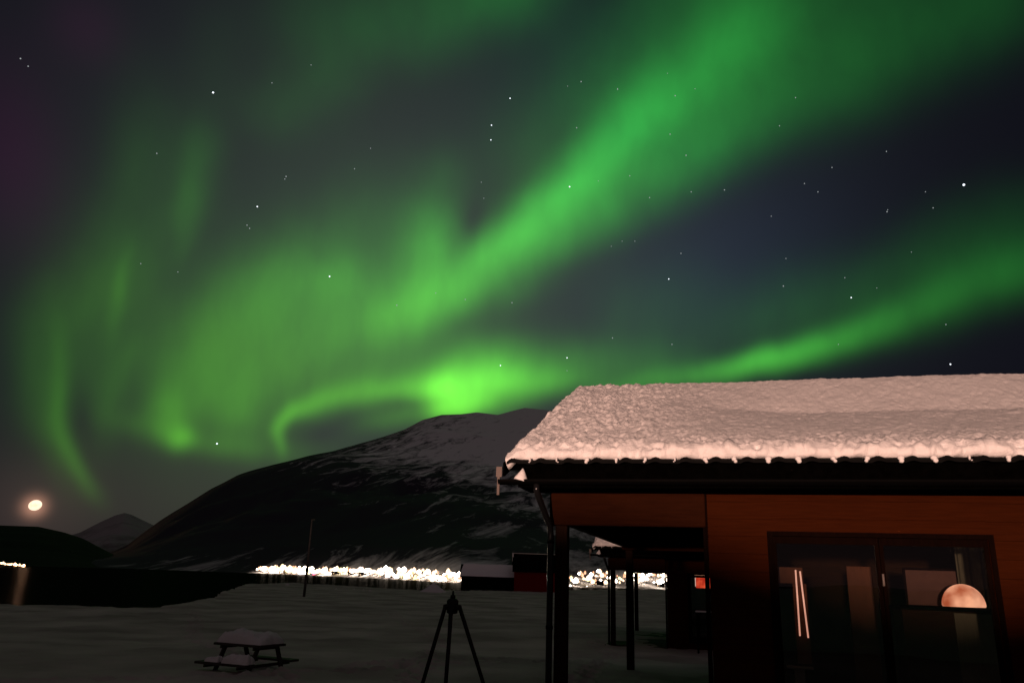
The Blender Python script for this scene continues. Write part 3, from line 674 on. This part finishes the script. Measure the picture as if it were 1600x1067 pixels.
# red reflection built as glowing sheet in the farther window, snow dusted rail below
def build_red():
    C2 = Matrix.Translation(cabin2.location) @ Matrix.Rotation(-PSI, 4, 'Z')
    off = Vector((2.87, 16.75, -.3))
    def px2(x, y, t):
        d = ray(x, y); v = Vector((math.sin(PSI), math.cos(PSI), 0)); u = Vector((math.cos(PSI), -math.sin(PSI), 0)); O = E0+off
        k = (t-(CAM-O).dot(v))/d.dot(v); P = CAM+d*k; return (P-O).dot(u), P.z-O.z
    t = 1.0
    a, z1 = px2(1087, 895, t); b, z0 = px2(1114, 919, t)
    c = empty('window_blind', C2 @ Vector((a, t, z0)), -PSI, 'lit red blind in the window of the farther cabin', 'blind')
    w, h = b-a, z1-z0
    m = bpy.data.materials.new('red_glow'); m.use_nodes = True; tn = m.node_tree; nd = tn.nodes; p = nd['Principled BSDF']
    z_ = nd.new('ShaderNodeTexNoise'); z_.inputs['Scale'].default_value = 6; tcn = nd.new('ShaderNodeTexCoord'); tn.links.new(tcn.outputs['Object'], z_.inputs['Vector'])
    rr = nd.new('ShaderNodeValToRGB'); rr.color_ramp.elements[0].position = .35; rr.color_ramp.elements[1].position = .7; rr.color_ramp.elements[0].color = (.45, .02, .008, 1); rr.color_ramp.elements[1].color = (.9, .10, .04, 1)
    tn.links.new(z_.outputs['Fac'], rr.inputs[0]); tn.links.new(rr.outputs[0], p.inputs['Emission Color']); p.inputs['Emission Strength'].default_value = 1.0; p.inputs['Base Color'].default_value = (.3, .02, .02, 1)
    nn = 24; us = np.linspace(0, w, nn); U, Z = np.meshgrid(us, np.array([0, h*.78]), indexing='ij'); V = np.stack([U, .015*np.sin(U*60), Z], -1)
    V = np.concatenate([V, (V + np.array([0, .01, 0]))[:, ::-1]], 1)
    mesh_np('cloth', V, np.concatenate([grid_faces(nn, 4), np.array([[i*4+3, i*4, (i+1)*4, (i+1)*4+3] for i in range(nn-1)])]), m, c)
    obj('lit_rail', box(BM(), -.04, w+.04, -.02, .03, h*.80, h), glowmat('warm_strip', (1, .45, .25), .9), c)  # glowing strip put in for a glint above the red reflection
    for x in (-.03, w): obj('lit_edge', box(BM(), x, x+.025, -.02, .02, h*.1, h*.78), glowmat('pale_edge', (1, .6, .5), .8), c)  # glowing edges put in for pale glints
    a, zz = px2(1086, 955, -.4); b, _ = px2(1113, 955, -.4)
    r = empty('side_table', C2 @ Vector((a, -.4, -.05)), -PSI, 'low outdoor table dusted with snow outside the farther cabin', 'table')
    hh = zz+.05
    obj('table_top', box(BM(), 0, .75, 0, .5, hh-.06, hh-.025), M['black_paint'], r); 
    bm = BM(); box(bm, .0, .75, .0, .5, hh-.023, hh+.02); obj('snow_cover', bm, M['snow_cap'], r, bevel=.02)
    for x in (.03, .67):
        for y in (.03, .42): obj('leg', box(BM(), x, x+.05, y, y+.05, 0, hh-.062), M['black_paint'], r)
build_red()
# ================================================================== tripod
def build_tripod():
    p = at(707, 946, 6.0); gz = float(ground_z(p.x, p.y)); H = p.z-gz
    c = empty('tripod', (p.x, p.y, gz), 0, 'black camera tripod without a camera standing on the dark snow', 'tripod')
    bm = BM(); tube(bm, [(0, 0, H-.055), (0, 0, H-.05), (0, 0, H+.035), (0, 0, H+.05)], [.025, .040, .044, .030], 12)
    for a in (90, 205, 335): tube(bm, [(0, 0, H), (.066*math.cos(R(a)), .066*math.sin(R(a)), H-.012)], [.022, .02], 8)
    obj('tripod_head', bm, M['black_metal'], c)
    obj('mounting_screw', tube(BM(), [(0, 0, H+.05), (0, 0, H+.075), (0, 0, H+.075), (0, 0, H+.105)], [.020, .018, .010, .006], 10), M['black_metal'], c)
    obj('centre_column', tube(BM(), [(-.012, 0, H-.05), (-.012, 0, H-.33)], .014, 10), M['black_metal'], c)
    for fx, fy in ((-.44, .10), (-.02, -.42), (.62, .16)):
        top = Vector((fx, fy, 0)).normalized()*.055 + Vector((0, 0, H-.01)); foot = Vector((fx, fy, 0))
        foot.z = float(ground_z(p.x+fx, p.y+fy)) - gz
        mid = top.lerp(foot, .46); low = top.lerp(foot, .78)
        lg = obj('leg', tube(BM(), [top, mid], [.0150, .0138], 10), M['black_metal'], c)
        obj('leg_section', tube(BM(), [mid, low], .0105, 10), M['black_metal'], lg)
        obj('leg_section', tube(BM(), [low, foot], .011, 10), M['black_metal'], lg)
        for q in (mid, low):
            d = (foot-top).normalized(); obj('leg_lock', tube(BM(), [q-d*.03, q+d*.03], .017, 10), M['black_metal'], lg)
        obj('rubber_foot', ball(BM(), foot, (.018, .018, .018), 10, 6), M['black_metal'], lg)
    lg = None
build_tripod()
# ================================================================== picnic table under snow
def snow_slab(bm, x0, x1, y0, y1, z, h, seed, nx=46, ny=26):
    """soft lumpy cap of snow with rounded edges"""
    u = np.linspace(0, 1, nx); v = np.linspace(0, 1, ny); U, V = np.meshgrid(u, v, indexing='ij')
    e = np.minimum(np.minimum(U, 1-U)*(x1-x0), np.minimum(V, 1-V)*(y1-y0))
    top = h*np.sqrt(np.clip(1-(1-np.clip(e/(h*1.1), 0, 1))**2, 0, 1))*(1+.45*fbm(U*5+seed, V*3, 2.2, 3))
    X = x0+(x1-x0)*U + .02*fbm(U*6, V*6, seed*1.0+.5, 2); Y = y0+(y1-y0)*V
    vs = [[bm.verts.new((X[i, j], Y[i, j], z+max(.002, top[i, j]))) for j in range(ny)] for i in range(nx)]
    for i in range(nx-1):
        for j in range(ny-1): bm.faces.new((vs[i][j], vs[i+1][j], vs[i+1][j+1], vs[i][j+1])).smooth = True
    return bm
def build_table():
    Y = 14.7; p = at(388, 1030, Y); gz = float(ground_z(p.x, p.y))
    c = empty('picnic_table', (p.x, p.y, gz-.28), R(-24), 'dark wooden picnic table with thick snow on its top and bench', 'picnic table')
    obj('tabletop', box(box(box(box(BM(), -.62, .62, -.38, -.20, .70, .74), -.62, .62, -.19, -.01, .70, .74), -.62, .62, 0, .18, .70, .74), -.62, .62, .19, .37, .70, .74), M['old_wood'], c, bevel=.005)
    for y in (-.78, .52): obj('bench', box(box(BM(), -.66, .66, y, y+.125, .42, .46), -.66, .66, y+.135, y+.26, .42, .46), M['old_wood'], c, bevel=.005)
    for x in (-.45, .41):
        bm = BM(); box(bm, x, x+.04, -.74, .74, .37, .418); box(bm, x, x+.04, -.36, .36, .65, .698)
        for sgn in (-1, 1): prism(bm, [(sgn*.22, .698), (sgn*.32, .698), (sgn*.68, 0), (sgn*.58, 0)], x+.042, x+.08, axis=0)
        obj('leg_frame', bm, M['old_wood'], c)
    sn = obj('snow_cover', snow_slab(BM(), -.58, .60, -.36, .36, .742, .17, 1), M['snow_cap'], c)
    obj('snow_cover', snow_slab(BM(), .05, .68, -.79, -.52, .462, .14, 2), M['snow_cap'], c)
    obj('snow_cover', snow_slab(BM(), -.40, -.08, -.77, -.54, .462, .07, 3), M['snow_cap'], c)
build_table()
bpy.data.objects['picnic_table'].scale = (.84, .9, 1)
# ================================================================== pole, boathouses, snow heaps
def build_pole():
    p = onz(475, 931, GZ); gz = float(ground_z(p.x, p.y)); q = at(488, 811, p.y); H = q.z-gz
    c = empty('bare_pole', (p.x, p.y, gz), 0, 'tall thin bare pole standing on the snow in front of the town lights', 'pole')
    obj('shaft', tube(BM(), [(0, 0, -.2), (.02, 0, 1.9), (.0, 0, H)], [.11, .10, .045], 12), M['pole'], c)
    obj('stub_arm', tube(BM(), [(0, 0, H-.06), (.26, -.05, H-.02)], [.035, .03], 8), M['pole'], c)
    obj('collar', tube(BM(), [(.02, 0, 1.85), (.02, 0, 2.25)], .125, 12), M['black_metal'], c)
build_pole()
def boathouse(name, pxl, pxr, ybase, ywall, yroof, Y, wm, rm, inset, label, snow_roof, depth=6.0):
    a = at(pxl, ybase, Y); b = at(pxr, ybase, Y); wz = at((pxl+pxr)/2, ywall, Y).z; rz = at((pxl+pxr)/2, yroof, Y+depth/2).z
    w = b.x-a.x; gz = a.z; c = empty(name, ((a.x+b.x)/2, Y, gz-.3), 0, label, 'boathouse'); hw = w/2; h = wz-gz+.3; rh = rz-gz+.3
    bm = BM(); box(bm, -hw, hw, 0, depth, 0, h)
    o = obj('wall', bm, wm, c)
    bm = BM()
    for k in range(int(w/.9)): 
        x = -hw+.25+k*.9; obj('wall_batten', box(BM(), x, x+.06, -.03, -.003, .1, h-.08), wm, o)
    bm = BM(); prism(bm, [(-.3, h-.12), (depth/2, rh-.1), (depth+.3, h-.12), (depth+.3, h+.06), (depth/2, rh+.12), (-.3, h+.06)], -hw-.3, hw+.3, axis=0)
    rf = obj('roof', bm, rm, c)
    if snow_roof:
        ns, nt_ = 70, 40; u = np.linspace(-hw-.28, hw+.28, ns); v = np.linspace(-.28, depth+.28, nt_); U, V = np.meshgrid(u, v, indexing='ij')
        f = 1-np.abs(V-depth/2)/(depth/2+.3)
        z = h+.06+(rh+.06-h)*f + .16*sstep(-.01, .08, f)*(1+.35*fbm(U*.8, V*.8, 3.3, 3)) - .03
        # the snow draws in towards the ridge ends
        U2 = U*(1-inset*f)
        mesh_np('roof_snow', np.stack([U2, V, z], -1), grid_faces(ns, nt_), M['roof_snow'], rf)
    else:
        bm = BM(); prism(bm, [(depth*.28, h+.066+(rh-h)*.55), (depth/2, rh+.126), (depth/2, rh+.22), (depth*.28, h+.13+(rh-h)*.55)], -hw-.36, -hw-.16, axis=0); obj('roof_snow', bm, M['snow_cap'], rf)
        bm = BM(); tube(bm, [(-hw-.3, depth/2, rh+.17), (hw+.3, depth/2, rh+.15)], .05, 8); obj('ridge_snow', bm, M['snow_cap'], rf)
        obj('door', box(BM(), -hw*.2, hw*.35, -.06, -.035, .2, h-.5), wm, c)
    return c
boathouse('boathouse', 720, 803, 923, 901.5, 883.5, 121.0, M['shed_wall'], M['dark_roof'], .10, 'low black boathouse under a snowy roof, beside the red one', True)
boathouse('boathouse', 803, 884, 921, 893, 867, 119.0, M['barn_red'], M['dark_roof'], 0, 'dark red boathouse with a bare black roof', False)
def heap(name, x, y, wpx, hpx, label, cat, group=None):
    p = onz(x, y, GZ+.02); Y = p.y; w = wpx/1259*Y/2; h = hpx/1259*Y
    n = 44; u = np.linspace(-1, 1, n); U, V = np.meshgrid(u, u, indexing='ij'); rr = np.sqrt(U*U+V*V)
    z = h*np.clip(1-rr, 0, 1)**.9*(1+.25*fbm(U*3+x, V*3, 2.2, 3)) - .15
    gz = float(ground_z(p.x, p.y))
    o = mesh_np(name, np.stack([U*w, V*w*.8, z], -1), grid_faces(n, n), M['snow_cap'], label=label, cat=cat, group=group); o.location = (p.x, p.y, gz)
heap('snow_heap', 677, 925, 44, 16, 'rounded heap of snow beside the black boathouse', 'snow heap')
for i, (x, y, w) in enumerate(((525, 921, 8), (553, 921.5, 6), (568, 922.5, 6), (578, 923, 10), (449, 913.5, 12))):
    heap('snow_lump', x, y, w, 4, 'small white snow lump at the edge of the snow field', 'snow lump', 'snow lumps at the shore')
# ================================================================== the town across the water: lamps and lit houses
def lamp_mesh(name, colr, st, sx, sz):
    bm = BM(); r = 1.0
    tube(bm, [(0, 0, -3.2), (0, 0, 0)], .10, 6, mi=1)
    # a glowing lantern drawn out upwards
    prof = [(0.0, -.8), (.72, -.6), (1.0, -.1), (.9, .4), (.6, .85), (.28, 1.15), (.02, 1.3)]
    n = 10; rings = [[bm.verts.new((a*sx*math.cos(2*math.pi*k/n), a*sx*math.sin(2*math.pi*k/n), b*sz)) for k in range(n)] for a, b in prof]
    for a, b in zip(rings, rings[1:]):
        for k in range(n): bm.faces.new((a[k], a[(k+1) % n], b[(k+1) % n], b[k])).smooth = True
    me = bpy.data.meshes.new(name); bm.normal_update(); bm.to_mesh(me); bm.free()
    me.materials.append(glowmat(name, colr, st, True)); me.materials.append(M['black_metal']); return me
LM = [lamp_mesh('white_lantern', (1, .80, .62), 22.0, 1.15, .9), lamp_mesh('cream_lantern', (1, .66, .40), 2.6, 1.0, 1.1), lamp_mesh('amber_lantern', (1, .42, .20), 1.3, .7, 1.0), lamp_mesh('yellow_lantern', (1, .80, .35), 2.5, .9, 1.1), lamp_mesh('red_lantern', (1, .12, .22), 3.0, 1.0, .8), lamp_mesh('warm_lantern', (1, .46, .22), 30.0, 1.0, .9)]
def az_of(x): d = ray(x, 890); return math.atan2(d.x, d.y)
def town_spot(x, y):
    """point over the far slope seen at that place: walks up the slope until the line of sight is a lamp's height above it"""
    d = ray(x, y); a = math.atan2(d.x, d.y); hl = math.hypot(d.x, d.y)
    r0 = float(far_r(a)); best = None
    for r in np.arange(r0+8, r0+420, 6):
        z = CAMH + d.z/hl*r; g = float(mountain_z(np.array(a), np.array(r)))
        if z > g-1 and (best is None or abs(z-g-3.4) < best[0]): best = (abs(z-g-3.4), r, z)
    r = best[1] if best else r0+30; z = CAMH + d.z/hl*r
    return Vector((r*math.sin(a), r*math.cos(a), z)), r
def add_light(x, y, k, scale, label='glowing lamp in the bright strip of town along the far shore', group='lamps of the town across the water'):
    p, r = town_spot(x, y) if x > 60 else (lambda d: (CAM + d*(770/math.hypot(d.x, d.y)), 770))(ray(x, y))
    o = bpy.data.objects.new('town_lamp', LM[k]); link(o); o.location = p
    q = scale*r/700; o.scale = (q, q, q*random.uniform(.8, 1.25)); setp(o, label, 'lamp', group)
TOP = [(400,884),(440,882),(480,884),(520,883),(560,886),(600,884),(640,884),(680,886),(722,888)]
BOT = [(400,892),(440,893),(480,896),(520,897),(560,898),(600,901),(640,904),(680,906),(722,909)]
tx = np.array([a for a, b in TOP]); ty = np.array([b for a, b in TOP]); by = np.array([b for a, b in BOT])
N1 = 190
for i in range(N1):
    x = 402 + 318*(i+random.random()*.9)/N1; f = random.random()**.62
    y0, y1 = np.interp(x, tx, ty), np.interp(x, tx, by)
    if 515 < x < 585 and f > .55: f *= .55
    add_light(x, y0+2.5+(y1-y0-4)*f, random.choices((0, 1, 2, 3), (.40, .33, .19, .08))[0], random.choice((.9, 1.2, 1.5, 2.0)))
N2 = 75
for i in range(N2):
    x = 889 + 165*(i+random.random()*.9)/N2; f = random.random()
    add_light(x, 892+16*f+(2 if f > .5 else 0), random.choices((0, 1, 2, 3), (.40, .30, .18, .12))[0], random.choice((.8, 1.1, 1.4, 1.9)))
add_light(491, 897.5, 4, 1.5, 'pinkish red lamp at the foot of the town lights behind the bare pole', None)
for x, y in ((628, 902), (634, 903.5), (646, 904.5)): add_light(x, y, 3, .6, 'small separate yellowish lamp just below the bright town strip', 'small lamps below the town strip')
for x, y in ((891, 915), (917, 917), (935, 918), (1036, 909)): add_light(x, y, 0, .7, 'small low white lamp at the water seen beside the porch post', 'low lamps seen through the porch')
for i in range(11):
    x = 1+3.6*i+random.uniform(-1, 1); add_light(x, 879.5+i*.45+random.uniform(-.8, .8), random.choice((5, 5, 1)), random.uniform(.55, .8), 'small lamp in the distant group under the left hill', 'distant lamps below the moon')
# dark houses standing along the shore in front of the lamps
def house_meshes():
    out = []
    for w, d, h, rh in ((9, 7, 3.2, 2.6), (12, 8, 3.0, 2.2)):
        a = BM(); box(a, -w/2, w/2, 0, d, -1.5, h)
        b = BM(); prism(b, [(-.4, h), (d/2, h+rh), (d+.4, h), (d+.4, h+.25), (d/2, h+rh+.28), (-.4, h+.25)], -w/2-.4, w/2+.4, axis=0)
        c = BM(); box(c, -w*.32, -w*.18, -.05, -.01, .9, 2.2)
        ms = []
        for nm, bm, mt in (('wall', a, M['shed_wall']), ('roof', b, M['dark_roof']), ('window', c, glowmat('window_light', (1, .6, .3), 1.2))):
            me = bpy.data.meshes.new(nm); bm.normal_update(); bm.to_mesh(me); bm.free(); me.materials.append(mt); ms.append((nm, me))
        out.append(ms)
    return out
HM = house_meshes()
for i, (x, y) in enumerate(((447, 894), (524, 897), (548, 897.5), (566, 898), (618, 901), (640, 903), (690, 907), (935, 912), (1030, 910))):
    d = ray(x, y); a = math.atan2(d.x, d.y); r = float(far_r(a)) + 16
    z = float(mountain_z(np.array(a), np.array(r)))
    h = empty('shore_house', (r*math.sin(a), r*math.cos(a), z), -a + random.uniform(-.4, .4), 'small dark house silhouetted against the lamps of the town strip', 'house', 'dark houses along the town shore')
    h.scale = (.55, .55, .5)
    for nm, me in HM[i % 2]: o = bpy.data.objects.new(nm, me); link(o); o.parent = h
# ================================================================== moon and stars
FAR = 30000.0
def moon():
    d = ray(55, 789); p = CAM + d*FAR; r = 7.4/1259*FAR
    bm = BM(); bmesh.ops.create_uvsphere(bm, u_segments=40, v_segments=24, radius=1.0)
    m = bpy.data.materials.new('moon_surface'); m.use_nodes = True; t = m.node_tree; n = t.nodes; pb = n['Principled BSDF']
    tcn = n.new('ShaderNodeTexCoord'); z = n.new('ShaderNodeTexNoise'); z.inputs['Scale'].default_value = 1.6; z.inputs['Detail'].default_value = 4; t.links.new(tcn.outputs['Object'], z.inputs['Vector'])
    r_ = n.new('ShaderNodeValToRGB'); r_.color_ramp.elements[0].position = .38; r_.color_ramp.elements[1].position = .6; r_.color_ramp.elements[0].color = (1, .66, .44, 1); r_.color_ramp.elements[1].color = (1, .78, .58, 1); t.links.new(z.outputs['Fac'], r_.inputs[0])
    t.links.new(r_.outputs[0], pb.inputs['Emission Color']); pb.inputs['Emission Strength'].default_value = 1.45; pb.inputs['Base Color'].default_value = (0, 0, 0, 1); m.cycles.emission_sampling = 'NONE'
    o = obj('moon', bm, m, None, True, label='bright warm white moon low over the dark left hill', cat='moon')
    o.location = p; o.scale = (r*1.12, r, r*.93); o.rotation_euler = (0, R(-20), 0)
moon()
def star_mesh(name, colr, st):
    bm = BM(); bmesh.ops.create_icosphere(bm, subdivisions=1, radius=1.0); me = bpy.data.meshes.new(name); bm.to_mesh(me); bm.free(); me.materials.append(glowmat(name, colr, st)); return me
SM = [star_mesh('bright_star', (.85, .92, 1), 2.0), star_mesh('faint_star', (.8, .88, .9), .42)]
BRIGHT = [(1506, 289, 1.9, 'brightest star, white, in the dark sky high above the right end of the cabin roof'), (333, 145, 1.6, 'bright white star alone in the dark upper sky above the left rays'),
 (402, 323, 1.2, 'bright star in the dark gap left of the broad green glow'), (515, 432, 1.3, 'bright star inside the broad green glow on the left'), (890, 292, 1.25, 'bright star in the core of the large slanting green band'),
 (768, 196, 1.1, 'upper star of the close upright pair in the dark gap beside the band'), (767, 219, 1.05, 'lower star of the close upright pair in the dark gap beside the band'),
 (797, 154, 1.1, 'small white star above the close upright pair'), (782, 571, 1.1, 'white star just above the brightest green glow over the mountain'), (886, 559, 1.1, 'white star above the left end of the cabin roof ridge'),
 (1330, 465, 1.1, 'white star above the lower right green band'), (1485, 569, 1.25, 'white star close above the snowy ridge at the right'), (1045, 436, 1.05, 'white star in the grey blue gap between the two green bands'),
 (339, 693, 1.4, 'short bright star low beside the lower left green glow')]
FAINT = [(425,130),(486,102),(32,92),(44,104),(579,232),(554,264),(447,276),(445,280),(386,352),(278,425),(220,412),(245,240),(935,283),(984,275),(1047,210),(1055,150),(1218,197),(1243,153),(1072,243),(1015,309),(1132,297),(1257,287),(1387,328),(1386,331),(1424,394),(1064,396),(1310,538),(957,528),(1050,538),(1478,507),(1320,434),(1228,404),(1224,447),(681,458),(620,477),(955,385),(1043,115),(1086,139),(965,139),(908,128),(887,135),(965,140),(901,200),(752,285),(756,310),(886,579),(1370,450),(1278,300),(1458,325),(1446,300),(1300,262),(1385,237),(640,625),(727,468),(972,377),(992,377),(800,473),(1080,300),(390,357),(1205,338),(1470,640-20)]
for x, y, s, lab in BRIGHT:
    o = bpy.data.objects.new('star', SM[0]); link(o); o.location = CAM + ray(x, y)*FAR; q = s*.85/1209*FAR; o.scale = (q*1.05, q, q); setp(o, lab, 'star', 'stars in the aurora sky')
for x, y in FAINT:
    if y > 600: continue
    o = bpy.data.objects.new('star', SM[1]); link(o); o.location = CAM + ray(x, y)*FAR; q = random.uniform(.55, .95)*1.0/1209*FAR; o.scale = (q, q, q*1.1); setp(o, 'faint white star, one of many small points between the green bands', 'star', 'faint stars in the aurora sky')
